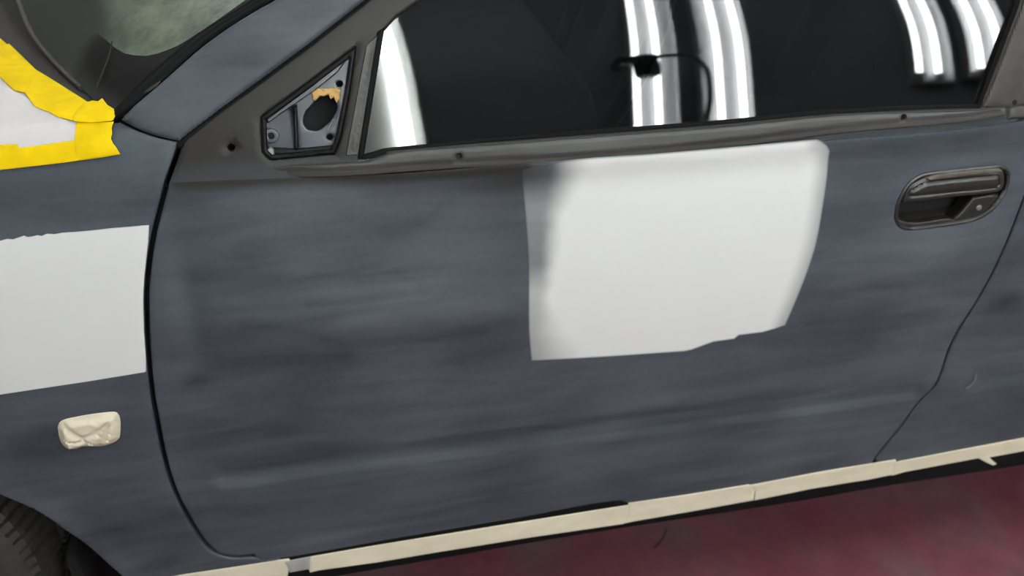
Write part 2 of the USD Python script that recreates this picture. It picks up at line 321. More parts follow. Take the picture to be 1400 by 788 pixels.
def tone_of(S, UV, blobs, base, strokes=()):
    t = np.full(len(UV), base)
    w = meshkit.fbm(np.c_[UV[:, 0]*3, UV[:, 1]*26, 0*UV[:, 0]], 4, 5)-.5; t += .16*w
    for px, rx, ry, amp in blobs:
        u, v = S.uv(px); sl = .02
        du, dv = (UV[:, 0]-u), (UV[:, 1]-v)
        du = du+.25*rx*(meshkit.fbm(np.c_[UV*18, 0*UV[:, 0]], 3, 2)-.5)*2
        t += amp*np.exp(-(du/rx)**2-((dv-sl*du)/ry)**2)
    for px, w, amp in strokes:
        l = LineString(on(S, spl(px, 5))); d = shapely.distance(l, shapely.points(UV))
        t += amp*np.exp(-(d/w)**2)*(.5+meshkit.fbm(np.c_[UV*14, 0*UV[:, 0]], 3, 31))
    return np.clip(t, 0, 1)

# shut lines (pixel traces on the side of the body)
GAP_F = spl([(246, 196), (236, 226), (229, 245), (220, 280), (209, 325), (203, 365), (200, 405), (201, 450), (204, 500), (209, 545), (217, 590), (228, 640), (240, 675), (258, 710), (275, 737), (288, 752), (300, 759), (324, 763), (345, 761)], 4)
GAP_R = spl([(1455, 110), (1440, 165), (1420, 222), (1400, 274), (1378, 331), (1355, 380), (1332, 420), (1312, 451), (1299, 476), (1291, 499), (1287, 512), (1276, 533), (1264, 543), (1229, 588), (1205, 617), (1197, 627)], 4)
gF = LineString(on(SIDE, GAP_F)); gR = LineString(on(SIDE, GAP_R))
# the sill: everything below the door bottom
SILL_TOP = spl([(150, 799), (220, 788), (300, 777), (345, 769), (381, 765), (420, 759), (520, 741), (700, 711), (857, 685), (863, 693), (1026, 668), (1223, 636), (1400, 605), (1500, 587)], 3)
sill_top = on(SIDE, SILL_TOP)

# front door skin
top_door = spl([(1458, 150), (1345, 172), (1120, 192), (720, 222), (480, 240), (330, 246), (228, 250)], 6)
door_px = GAP_F[GAP_F.index(min(GAP_F, key=lambda p: abs(p[1]-248))):]
door_uv = on(SIDE, door_px)+[p for p in sill_top if p[0] > SIDE.uv((352, 763))[0] and p[0] < SIDE.uv((1192, 637))[0]]+on(SIDE, GAP_R[::-1])+on(SIDE, top_door)
door_poly = Polygon(door_uv).buffer(0)
door_poly = door_poly.difference(gF.buffer(.0030)).difference(gR.buffer(.0017))
cr_a, cr_b = SIDE.uv((300, 652)), SIDE.uv((1258, 531))
MOLD = LineString([cr_a, cr_b])
MOLD_R = LineString([SIDE.uv((1330, 520)), (SIDE.uv((1330, 520))[0]+.6, SIDE.uv((1330, 520))[1])])
def recess(line, half=.019, dep=.0042):
    def f(u, v, dist):
        (ua, va), (ub, vb) = line.coords[0], line.coords[-1]
        dv = v-(va+(vb-va)*(u-ua)/(ub-ua)); e = np.maximum(np.maximum(ua-u, u-ub), 0)
        return -dep*sst(dv, -half-.0025, -half+.0025)*(1-sst(dv, half-.018, half+.008))*(1-sst(e, 0, .006))
    return f
handle_px = spl([(1222, 299), (1223, 286), (1231, 264), (1246, 245), (1264, 236), (1302, 231), (1342, 227), (1365, 225), (1378, 229), (1382, 241), (1378, 259), (1368, 276), (1353, 292), (1332, 303), (1302, 309), (1264, 314), (1241, 316), (1228, 311), (1222, 299)], 4)
handle_poly = pol(SIDE, handle_px)
door_skin = door_poly.difference(handle_poly.buffer(-.003))
rec = recess(MOLD)
hdist = lambda u, v: shapely.distance(handle_poly, shapely.points(np.c_[u, v]))
topline = LineString(on(SIDE, top_door))
def door_h(u, v, dist):
    z = rec(u, v, dist) - .0035*np.exp(-(hdist(u, v)/.010)**2)*0
    t = shapely.distance(topline, shapely.points(np.c_[u, v]))
    return z+.0085*np.exp(-(t/.022)**2)*sst(u, U_A, U_B)
U_A, U_B = SIDE.uv((440, 240))[0], SIDE.uv((560, 235))[0]
m, UV, D = panel(SIDE, door_skin, .0025, .02, .0075, ds=.0035, h=door_h, flat=topline)
BL = [((240, 400), .016, .08, .22), ((268, 425), .02, .07, -.16), ((270, 522), .016, .012, -.25), ((500, 330), .14, .025, .10), ((560, 402), .16, .012, .12), ((440, 275), .16, .016, .08),
      ((420, 480), .12, .02, -.12), ((640, 470), .10, .03, -.08), ((700, 610), .25, .012, .14), ((800, 660), .30, .02, -.10), ((330, 590), .08, .04, -.12), ((640, 560), .15, .03, .05),
      ((1185, 330), .07, .015, .10), ((1200, 420), .05, .012, -.14), ((1150, 400), .05, .008, -.10), ((1230, 350), .08, .04, .10), ((1010, 510), .16, .02, -.08), ((980, 560), .18, .02, -.05), ((1130, 540), .15, .006, .25),
      ((800, 588), .12, .005, .22), ((430, 640), .12, .005, .22), ((560, 385), .16, .006, .16), ((620, 370), .06, .05, .10), ((300, 658), .02, .006, .25), ((1120, 598), .12, .02, .06), ((1000, 640), .2, .008, .12), ((450, 735), .06, .005, .22), ((900, 600), .2, .015, -.10), ((1280, 200), .1, .02, -.05)]
zz = np.interp(UV[:, 1], SIDE.t, SIDE.q[:, 1])
STROKES = [([(262, 385), (400, 378), (536, 373), (583, 397)], .006, -.10), ([(600, 369), (707, 371)], .005, -.08), ([(334, 444), (424, 457), (476, 474), (523, 468), (664, 453)], .007, -.12),
           ([(523, 320), (561, 311), (590, 295), (613, 273)], .008, -.09), ([(420, 418), (520, 406), (610, 401)], .004, -.12), ([(236, 487), (340, 492), (471, 487)], .012, -.10), ([(300, 410), (420, 400), (560, 390)], .010, .10),
           ([(470, 440), (560, 420), (680, 415)], .014, .13), ([(250, 330), (330, 315), (470, 312)], .008, .06), ([(1140, 405), (1220, 392), (1290, 388)], .005, -.14), ([(1100, 445), (1190, 436), (1280, 430)], .006, -.12),
           ([(1130, 350), (1210, 342), (1300, 345)], .010, .12), ([(860, 590), (960, 575), (1060, 562)], .007, -.13), ([(900, 545), (1060, 520), (1250, 480)], .008, .10), ([(560, 640), (720, 622), (860, 596)], .007, .12),
           ([(300, 668), (560, 630), (870, 592), (1258, 541)], .0035, .12), ([(310, 648), (560, 608), (870, 570), (1240, 520)], .004, -.10),  # sanded recess edge with its highlight painted in, darker line above
           ([(480, 560), (640, 552), (760, 530)], .010, -.10), ([(330, 700), (520, 690), (760, 655)], .012, -.10), ([(380, 735), (520, 722), (650, 700)], .006, .14), ([(900, 660), (1040, 640), (1190, 610)], .008, .10), ([(1160, 225), (1215, 215), (1300, 205)], .006, .08)]
tone = tone_of(SIDE, UV, BL, .45, STROKES)
xb = UV[:, 0]
bare = (1-sst(xb, .36, .52))*.85*sst(zz, .815, .86)+.75*np.exp(-((xb-SIDE.uv((705, 240))[0])/.075)**2-((zz-.815)/.025)**2)
ledge = LineString(on(SIDE, spl([(246, 253), (330, 248), (480, 243), (620, 234), (715, 226)], 4))); tl = shapely.distance(ledge, shapely.points(UV)); bare += .8*np.exp(-(tl/.007)**2); tone = np.clip(tone-.25*np.exp(-(tl/.004)**2), 0, 1)  # shadow line under the belt strip, painted in as darker brown
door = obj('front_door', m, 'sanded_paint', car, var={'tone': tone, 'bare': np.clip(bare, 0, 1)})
# white primer patch on the door
pt_px = spl([(726, 494), (722, 440), (722, 370), (718, 300), (712, 240)], 6)+spl([(712, 232), (760, 219), (900, 208), (1060, 194), (1112, 189)], 4)+spl([(1118, 191), (1132, 206), (1132, 230), (1128, 265), (1117, 330), (1103, 375), (1085, 420), (1074, 445)], 4)+[(1060, 450), (1042, 455), (1010, 459), (1004, 464), (975, 468), (945, 479)]+spl([(935, 481), (880, 485), (800, 490), (726, 494)], 4)[:-1]
patch = pol(SIDE, pt_px).buffer(0)
mp, UVp, Dp = panel(SIDE, patch, .0003, .0003, .0045, off=.0004, h=door_h, ds=.0025, rings_at=(.0012, .0028, .005))
left = LineString(on(SIDE, pt_px[:25])); right = LineString(on(SIDE, spl([(1118, 189), (1132, 206), (1132, 230), (1128, 265), (1117, 330), (1103, 375), (1085, 420), (1074, 445)], 4)))
dl = shapely.distance(left, shapely.points(UVp)); dr = shapely.distance(right, shapely.points(UVp)); zp = np.interp(UVp[:, 1], SIDE.t, SIDE.q[:, 1])
z_tl, z_bl = SIDE.at(*SIDE.uv((720, 240)))[2], SIDE.at(*SIDE.uv((726, 490)))[2]
tz = np.clip((zp-z_bl)/(z_tl-z_bl), 0, 1)                    # 0 bottom .. 1 top
wid = np.interp(tz, [0, .15, .35, .5, .62, .8, 1], [.080, .055, .030, .040, .046, .055, .090])
core = np.interp(tz, [0, .2, .4, .55, .7, .85, 1], [.40, .45, .55, .18, .22, .25, .02])   # strength right at the left edge
fl = core+(1-core)*sst(dl+.010*(meshkit.fbm(np.c_[UVp*30, 0*dl], 3, 8)-.5), wid*.35*sst(tz, .15, .42), wid)
fr = .45+.55*sst(dr, -.002, .028)
feather = np.clip(np.minimum(fl, fr)*sst(Dp, -.0008, .0035), 0, 1)
obj('primer_patch', mp, 'white_primer', door, var={'feather': feather, 'tone': np.full(len(UVp), .38), 'bare': .6*np.exp(-(dl/.05)**2)*sst(tz, .75, 1)}, label='white primer patch sprayed on the door')

# black upper window frame of the front door with the triangular mirror mount
win_px = [(522, 45)]+spl([(540, 24), (575, -2), (640, -48), (720, -100), (830, -150), (1000, -200), (1200, -235), (1420, -250)], 4)+[(1402, -20)]+spl([(1395, 8), (1372, 70), (1352, 122), (1342, 148)], 4)
belt_top = spl([(1342, 148), (1156, 155), (980, 171), (760, 188), (620, 199), (530, 207)], 4)
glass_hole_px = win_px+belt_top[1:]+[(522, 216), (493, 218)]
frame_out = [(246, 197)]+spl([(302, 152), (418, 67), (503, 1), (600, -75), (700, -135), (830, -195), (1000, -245), (1200, -285), (1440, -305)], 4)+[(1425, -20), (1412, 60), (1398, 140), (1392, 168), (1345, 172)]+top_door[top_door.index(min(top_door, key=lambda p: abs(p[0]-1345)))+1:]
frame = pol(SIDE, frame_out).difference(pol(SIDE, glass_hole_px)).difference(gF.buffer(.0030))
mt_px = [(487, 63), (425, 110), (357, 160), (357, 180), (359, 209), (370, 219), (458, 211), (466, 189), (478, 128)]
mount_poly = pol(SIDE, mt_px)
hole = Point(SIDE.uv((316, 202))).buffer(.0042)
m, UV, D = panel(SIDE, frame.difference(mount_poly).difference(hole), .003, .016, .008, flat=topline)
z = np.interp(UV[:, 1], SIDE.t, SIDE.q[:, 1])
fr_ = obj('window_frame', m, 'sanded_paint', car, var={'tone': np.full(len(UV), .35), 'bare': np.clip(.45+.55*sst(shapely.distance(topline, shapely.points(UV)), .002, .03), 0, 1)}, label='bare black window frame')
# jamb surfaces behind every gap and hole
jam = box(-.08, SIDE.v(.17), 1.95, SIDE.v(.835))
obj('door_jamb', panel(SIDE, jam, .001, .004, .04, off=-.034)[0], 'jamb_black', car)
obj('door_jamb', panel(SIDE, pol(SIDE, [(250, 205), (487, 40), (505, 30), (488, 222), (250, 245)]), .001, .002, .02, off=-.032)[0], 'jamb_black', car)

# mirror mount
mount = obj('mirror_mount', panel(SIDE, mount_poly.buffer(.002).difference(pol(SIDE, spl([(414, 167), (417, 154), (426, 144), (436, 133), (448, 130), (458, 136), (461, 148), (456, 160), (445, 173), (432, 180), (420, 178), (414, 167)], 4))).difference(Point(SIDE.uv((464, 114))).buffer(.0035)).difference(Point(SIDE.uv((451, 189))).buffer(.0036)), .0012, .012, .003, off=-.012, h=lambda u, v, d: -.007*(1-sst(u, SIDE.uv((401, 175))[0], SIDE.uv((405, 175))[0])))[0], 'mount_metal', car, label='bare mirror mounting plate with oval cable hole')
obj('rim', panel(SIDE, mount_poly.difference(mount_poly.buffer(-.0058)), .0022, .012, .003, off=.0012)[0], 'black_gloss', mount)
obj('ledge', panel(SIDE, pol(SIDE, [(481, 72), (428, 116), (364, 163), (366, 169), (392, 150), (430, 124), (462, 98)]), .0035, .012, .003, off=-.003)[0], 'mount_metal', mount)
obj('rib', panel(SIDE, pol(SIDE, [(401, 147), (406, 143), (408, 205), (402, 206)]), .0015, .006, .003, off=-.005)[0], 'black_gloss', mount)
obj('lower_lip', panel(SIDE, pol(SIDE, [(366, 203), (400, 205), (455, 200), (457, 209), (371, 217)]), .003, .008, .003, off=-.006)[0], 'black_gloss', mount)
def disc(S, px, r0, r1, off, dep, matn, name, par):
    c = Point(S.uv(px)); q = c.buffer(r1, 24)
    if r0: q = q.difference(c.buffer(r0, 24))
    return obj(name, panel(S, q, min(.0012, (r1-r0)*.4), dep, .003, off=off, ds=.0012)[0], matn, par)
disc(SIDE, (370, 187), .0032, .0088, -.008, .012, 'mount_metal', 'screw_boss', mount)
disc(SIDE, (370, 187), 0, .0034, -.010, .002, 'jamb_black', 'screw_hole', mount)
obj('clip', panel(SIDE, pol(SIDE, spl([(364, 211), (365, 205), (369, 202), (374, 205), (375, 212), (371, 217), (366, 216), (364, 211)], 3)), .002, .008, .002, off=-.001)[0], 'clip_grey', mount, label='small grey plastic clip')
obj('foam_scrap', panel(SIDE, pol(SIDE, [(427, 137), (426, 124), (431, 120), (447, 121), (458, 119), (466, 123), (465, 136), (460, 141), (456, 133), (452, 136), (449, 129), (442, 132), (437, 131), (431, 138)]), .0015, .003, .002, off=-.0085, h=lambda u, v, d: .0025*(meshkit.fbm(np.c_[u*300, v*300, 0*u], 2, 4)-.5))[0], 'foam_yellow', mount, label='torn yellow foam scrap')
sc = trimesh.util.concatenate([tube([SIDE.at(*SIDE.uv((448+k*3.4, 178+(k % 2)*4-k*1.5)), -.0108), SIDE.at(*SIDE.uv((456+k*3, 163-k*1.2)), -.0108)], .0007, 6) for k in range(3)])
obj('scratch', sc, 'clip_grey', mount)
# upright rubber channel between mount and glass
obj('window_channel', panel(SIDE, pol(SIDE, [(500, 62), (517, 46), (490, 212), (472, 213)]), .004, .006, .0022, off=.0035, h=lambda u, v, d: -.0022*np.exp(-((d-.005)/.0016)**2))[0], 'belt_rubber', car)
obj('glass_seal', panel(SIDE, pol(SIDE, [(515, 44), (526, 36), (497, 216), (488, 219)]), .002, .012, .004, off=.0015)[0], 'black_rubber', car)
# glass
gp = Polygon(on(GLS, [(505, 40), (560, -20), (640, -70), (760, -130), (1000, -200), (1200, -235), (1415, -240), (1402, -20), (1396, 20), (1360, 165), (1150, 175), (800, 205), (480, 232)], 10)).buffer(.004)
gm = panel(GLS, gp, .0006, .004, .012)[0]
obj('window_glass', gm, 'window_glass', car, smooth=True)
# rubber lip along the foot of the glass
lip = spl([(1346, 150), (1156, 157), (980, 173), (760, 190), (620, 201), (530, 209)], 4)
obj('glass_wiper_lip', cat_([panel(SIDE, pol(SIDE, spl([(1344, 143), (1156, 150), (980, 166), (760, 183), (620, 195), (526, 204)], 4)+[(494, 214), (494, 222), (524, 221), (534, 214)]+lip[::-1]), .002, .014, .006, off=-.003)[0]]), 'black_rubber', car)
# belt strip
bs = spl([(366, 227), (420, 224), (492, 221), (522, 218), (533, 209), (620, 201), (760, 190), (980, 173), (1156, 156), (1345, 149), (1372, 146)], 3)+spl([(1370, 158), (1345, 163), (1156, 181), (980, 203), (776, 222), (620, 230), (480, 240), (366, 244)], 3)
bpoly = pol(SIDE, bs)
for p in ((626, 213), (1230, 160)): bpoly = bpoly.difference(Point(SIDE.uv(p)).buffer(.0036))
blo = LineString(on(SIDE, bs[30:]))
obj('belt_strip', panel(SIDE, bpoly, .004, .014, .0026, off=.0105, h=lambda u, v, d: -.0030*sst(shapely.distance(blo, shapely.points(np.c_[u, v])), .0125, .0075)-.0097*(1-sst(u, SIDE.uv((366, 235))[0], SIDE.uv((450, 232))[0])))[0], 'belt_rubber', car, label='grey rubber belt strip under the window')
# rear pillar trim
obj('pillar_trim', panel(SIDE, pol(SIDE, [(1404, -20), (1397, 8), (1374, 70), (1354, 122), (1343, 147), (1372, 150), (1440, 143), (1462, 60), (1480, -20), (1490, -200), (1422, -200)]), .003, .012, .008, off=.002)[0], 'trim_grey', car, label='brown grey rear door pillar trim')

# door handle
hz = lambda *a: pol(SIDE, spl(list(a), 3))
han = obj('door_handle', panel(SIDE, handle_poly.difference(handle_poly.buffer(-.0065)), .003, .02, .003, off=.0022)[0], 'handle_plastic', car, label='black plastic pull door handle')
obj('cavity', panel(SIDE, handle_poly.buffer(-.001), .001, .002, .006, off=-.020, h=lambda u, v, d: -.022*sst(d, .002, .02))[0], 'handle_plastic', han)
flap = hz((1232, 278), (1238, 258), (1252, 246), (1268, 240), (1302, 236), (1342, 232), (1366, 231), (1373, 236), (1373, 250), (1366, 262), (1345, 266), (1300, 270), (1268, 274))
obj('pull_flap', panel(SIDE, flap, .006, .014, .003, off=.004, h=lambda u, v, d: -.003*np.exp(-((d-.0085)/.002)**2))[0], 'handle_plastic', han)
hi = hz((1264, 242), (1280, 237), (1302, 234), (1342, 230), (1364, 229), (1368, 233), (1342, 237), (1302, 241), (1280, 244), (1268, 246))  # golden highlight along the top of the flap, painted as a pale ridge
obj('top_ridge', panel(SIDE, hi, .002, .006, .002, off=.0062)[0], 'handle_highlight', han, label='top ridge of the handle with its highlight painted in')
obj('lower_lip', panel(SIDE, hz((1228, 300), (1250, 305), (1300, 299), (1308, 303), (1300, 308), (1262, 313), (1240, 314), (1229, 309)), .002, .012, .003, off=.000)[0], 'handle_plastic', han)
lockb = pol(SIDE, [(1304, 303), (1318, 290), (1333, 271), (1374, 265), (1366, 279), (1352, 291), (1331, 302)])
obj('lock_boss', panel(SIDE, lockb, .003, .02, .003, off=-.003)[0], 'handle_plastic', han)
disc(SIDE, (1340, 285), 0, .0042, -.0012, .004, 'lock_metal', 'lock_cylinder', han)

# rear door
rd = Polygon(on(SIDE, GAP_R)+[p for p in sill_top if p[0] > SIDE.uv((1197, 636))[0]]+[(1.86, sill_top[-1][1]), (1.95, SIDE.v(.853)), (1.30, SIDE.v(.853))]).buffer(0).difference(gR.buffer(.0017)).difference(Point(2.09, SIDE.v(.30)).buffer(.355))
recr = recess(MOLD_R)
m, UV, D = panel(SIDE, rd, .0025, .02, .01, h=recr)
BR = [((1375, 412), .028, .014, -.40), ((1385, 350), .02, .03, -.10), ((1345, 520), .03, .012, .10), ((1385, 505), .06, .005, .18), ((1370, 560), .10, .03, -.16)]
rdo = obj('rear_door', m, 'sanded_paint', car, var={'tone': tone_of(SIDE, UV, BR, .42), 'bare': .3*sst(UV[:, 1], SIDE.v(.83), SIDE.v(.853))})
obj('belt_strip', panel(SIDE, box(SIDE.uv((1374, 150))[0]+.004, SIDE.v(.836), 1.95, SIDE.v(.853)), .004, .012, .01, off=.004)[0], 'belt_rubber', car)
disc(SIDE, (1386, 140), 0, .004, .0025, .002, 'jamb_black', 'screw_hole', car)
obj('scratch', tube([SIDE.at(*SIDE.uv(p), .0003) for p in spl([(1334, 511), (1333, 519), (1327, 527), (1321, 531)], 3)], .0011, 6), 'clip_grey', rdo)
obj('window_glass', panel(GLS, box(1.22, .06, 1.95, .42), .0006, .004, .03)[0], 'window_glass', car, smooth=True)
# rear quarter and roof (outside the picture)
rq = box(1.955, SIDE.v(.22), 3.3, SIDE.v(.92)).difference(Point(2.09, SIDE.v(.30)).buffer(.35))
z_ = np.zeros
m, UV, D = panel(SIDE, rq, .003, .03, .04); obj('rear_quarter_panel', m, 'sanded_paint', car, var={'tone': np.full(len(UV), .4), 'bare': z_(len(UV))})
m, UV, D = panel(SIDE, box(.78, SIDE.v(1.31), 2.5, SIDE.t[-1]), .003, .02, .05); obj('roof', m, 'sanded_paint', car, var={'tone': np.full(len(UV), .4), 'bare': z_(len(UV))})
# windscreen pillar
pil_lo = spl([(165, 164), (190, 178), (215, 187), (245, 194)], 4)
pil = pil_lo+spl([(302, 149), (418, 63), (503, -4), (600, -80), (700, -140)], 3)[0:]+[(640, -168), (480, -75)]+spl([(375, 0), (287, 55), (219, 114), (180, 147), (165, 160)], 3)[:-1]
pp = pol(SIDE, pil)
m, UV, D = panel(SIDE, pp, .005, .02, .0075)
obj('windscreen_pillar', m, 'sanded_paint', car, var={'tone': tone_of(SIDE, UV, [((330, 75), .05, .02, -.12), ((240, 160), .05, .012, .14), ((300, 105), .02, .02, -.1), ((430, 40), .06, .01, .12)], .42), 'bare': z_(len(UV))})
obj('pillar_seal', tube([SIDE.at(*SIDE.uv(p), -.006) for p in spl([(243, 200), (302, 156), (418, 71), (503, 5), (600, -71), (700, -131)], 3)], .006, 8), 'black_rubber', car)

# front fender
arch_px = spl([(-30, 664), (0, 673), (30, 685), (60, 700), (90, 721), (120, 742), (150, 769), (171, 788), (178, 797)], 4)
arch = on(FEND, arch_px)
k = GAP_F.index(min(GAP_F, key=lambda p: abs(p[1]-740)))
cA = (-.46, FEND.v(.205)); ra = .346
arc = [(cA[0]+ra*math.cos(t), cA[1]+ra*math.sin(t)) for t in np.linspace(math.radians(52), math.radians(180), 24)]
fe = on(FEND, GAP_F[::-1])[0:]+on(FEND, [(245, 195), (215, 188), (190, 179), (165, 166), (150, 168)])+[(-.10, FEND.vy(.10)), (-1.0, FEND.vy(.10)), (-1.0, FEND.v(.25)), (cA[0]-ra, FEND.v(.25))]+arc[::-1][1:]+arch+[FEND.uv((200, 800)), FEND.uv((300, 786)), FEND.uv((383, 773)), FEND.uv((383, 765)), FEND.uv((345, 764))]
fp = Polygon(fe).buffer(0).difference(LineString(on(FEND, GAP_F)).buffer(.0030))
ac = LineString(arch+arc)
m, UV, D = panel(FEND, fp, .0025, .022, .0075, h=lambda u, v, d: .006*np.exp(-(shapely.distance(ac, shapely.points(np.c_[u, v]))/.018)**2))
BF = [((60, 600), .05, .035, -.12), ((50, 570), .03, .05, .04), ((180, 620), .03, .03, -.08), ((130, 545), .06, .01, .10), ((130, 680), .08, .03, .04), ((230, 770), .02, .008, -.12), ((120, 720), .05, .010, .10), ((90, 260), .10, .02, -.06), ((200, 240), .03, .03, .10), ((235, 225), .008, .03, .22)]
fender = obj('front_fender', m, 'sanded_paint', car, var={'tone': tone_of(FEND, UV, BF, .42), 'bare': z_(len(UV))})
jag = [(-140, 343), (0, 329), (10, 326.5), (18, 327), (27, 324), (33, 322), (38, 324), (45, 323), (51, 321.5), (57, 322.5), (64, 319.5), (75, 320), (86, 318), (103, 317), (125, 315), (151, 312), (178, 310), (204, 307.5)]
fpx = jag+spl([(203, 330), (199, 365), (196, 405), (197, 450), (200, 500), (200, 506)], 4)+[(199, 509), (120, 522), (0, 540), (-140, 558)]
f_uv = on(FEND, fpx[1:-1]); pf = Polygon(f_uv+[(-.72, f_uv[-1][1]+.004), (-.70, f_uv[0][1]-.004)]).buffer(0).difference(Point(cA[0], cA[1]).buffer(ra+.012))
mf, UVf, Df = panel(FEND, pf, .0003, .0003, .008, off=.0005, ds=.0025, rings_at=(.0012, .003, .006))
obj('primer_patch', mf, 'white_primer', fender, var={'feather': sst(Df, -.001, .0012), 'tone': np.full(len(UVf), .38), 'bare': z_(len(UVf))}, label='white primer band sprayed on the fender')
disc(FEND, (361, 758), 0, .0016, .0006, .001, 'jamb_black', 'drain_slot', car) if False else None

# sill
sill = Polygon(sill_top+[(1.9, SIDE.v(.27)), (1.9, SIDE.v(.13)), (-.115, SIDE.v(.13)), (-.115, SIDE.v(.21))]).buffer(0)
sill = sill.difference(fp.buffer(.001)).difference(LineString(sill_top).buffer(.0008))
BLK = spl([(100, 850), (300, 812), (437, 789), (514, 775), (621, 757), (729, 738), (853, 718), (979, 699), (1090, 682), (1193, 664), (1400, 632), (1480, 618)], 3)
blk = on(SIDE, [(a, b+5) for a, b in BLK])
sill = Polygon([p for p in sill_top if p[0] > -.1]+[(1.9, sill_top[-1][1]), (1.9, blk[-1][1])]+[p for p in blk[::-1] if p[0] > -.1]).buffer(0).difference(fp.buffer(.001))
obj('sill', panel(SIDE, sill, .002, .02, .01, off=-.0006)[0], 'black_rubber', car, label='black painted lower sill')
obj('underbody', cat_([bx((3.9, 1.45, .03), (1.0, .85, .205)), bx((.05, .06, .10), (.3, .2, .16))]), 'underbody', car)

# cowl and windscreen
edge = spl([(157, 171), (163, 160), (140, 150), (119, 143), (97, 130), (50, 101), (0, 56)], 3)
e_uv = on(FEND, edge[3:]); ext = [(-.245, FEND.vy(.45)), (-.30, FEND.vy(.62)), (-.32, FEND.vy(.85))]
hood_edge = e_uv+ext
obj('hood', panel(FEND, Polygon([(-.98, FEND.vy(.115)), (-.06, FEND.vy(.115))]+[p for p in hood_edge if p[1] > FEND.vy(.115)]+[(-.98, FEND.vy(.85))]).buffer(0), .003, .02, .03, off=-.001)[0], 'frame_black', car)
obj('cowl_panel', panel(FEND, Polygon([(a+.004, b) for a, b in hood_edge]+[(-.10, FEND.vy(.85)), (.12, FEND.vy(.4)), (.15, FEND.vy(.1)), (.05, FEND.vy(.062))]).buffer(0), .002, .02, .012, off=-.003, h=lambda u, v, d: .003*np.sin(u*160+v*60)*sst(d, .01, .03)*.4)[0], 'cowl_plastic', car)
base = spl([(-40, -95), (5, -35), (25, 0), (35, 27), (45, 48), (70, 80), (95, 106), (118, 127), (140, 147), (152, 156)], 4)
apil = spl([(167, 154), (180, 145), (219, 112), (287, 53), (375, -3), (480, -75), (600, -150)], 3)
b_uv, a_uv = on(WS, base), on(WS, apil)
far = [(a_uv[-1][0]+.05, b_uv[0][1]*2.2), (b_uv[0][0]-.12, b_uv[0][1]*2.2)]
wpoly = Polygon(b_uv+a_uv+far).buffer(0)
m, UV, D = panel(WS, wpoly, .001, .005, .012, off=0)
gu, gv = WS.uv((85, 55)); g2 = WS.uv((60, 10))
g3 = WS.uv((110, 22)); grime = np.clip(1.0*np.exp(-((UV[:, 0]-g3[0])/.03)**2-((UV[:, 1]-g3[1])/.06)**2)+1.1*np.exp(-((UV[:, 0]-gu)/.06)**2-((UV[:, 1]-gv)/.11)**2)+np.exp(-((UV[:, 0]-g2[0])/.06)**2-((UV[:, 1]-g2[1])/.14)**2), 0, 1)
ws = obj('windscreen', m, 'dusty_reflection_glass', car, var={'grime': grime}, label='dusty green tinted windscreen with its reflection painted into the colour')
frit = Polygon(on(WS, [(151, 156), (140, 147), (118, 127), (100, 110), (96, 95), (100, 78)]+spl([(112, 60), (130, 44), (147, 55), (170, 72), (197, 76), (232, 67), (272, 44), (335, 0), (440, -75), (560, -155)], 4)+[(600, -150), (480, -75), (375, -3), (287, 53), (219, 112), (180, 145), (167, 154)])).buffer(0)
m, UV, D = panel(WS, frit.buffer(-.001), .0002, .0003, .006, off=.0005)
fl = LineString(on(WS, [(150, 156), (118, 127), (98, 108), (97, 90), (106, 68), (120, 50), (129, 44)])); gl = LineString(on(WS, spl([(120, 50), (130, 44), (147, 55), (170, 72), (197, 76), (232, 67), (272, 44), (335, 0), (440, -75)], 4)))
gr = 1-sst(shapely.distance(fl, shapely.points(UV)), -.004, .030)
obj('frit_band', m, 'frit_print', ws, var={'grime': gr}, label='black printed border of the windscreen')
obj('lower_trim', tube([WS.at(*q, .0005) for q in b_uv[:-6]], .0032, 8), 'trim_grey', ws)
gk = Polygon(on(WS, spl([(158, 160), (180, 146), (219, 113), (287, 54), (375, -2), (480, -74), (600, -149)], 4)+spl([(575, -160), (452, -74), (350, -2), (268, 50), (204, 104), (170, 138), (157, 152)], 4))).buffer(0)
obj('side_gasket', panel(WS, gk, .003, .004, .0024, off=.0035, h=lambda u, v, d: -.0022*np.exp(-((d-.006)/.0015)**2))[0], 'black_rubber', ws)
obj('gasket_chip', panel(WS, Polygon(on(WS, [(199, 131), (206, 124), (222, 113), (218, 119), (207, 127)])), .0008, .001, .002, off=.0042)[0], 'trim_grey', ws)
obj('thin_line', tube([WS.at(*WS.uv(p), .004) for p in spl([(135, 123), (145, 98), (153, 76), (156, 60)], 3)], .0009, 6), 'cowl_plastic', ws)  # thin dark line rising across the windscreen

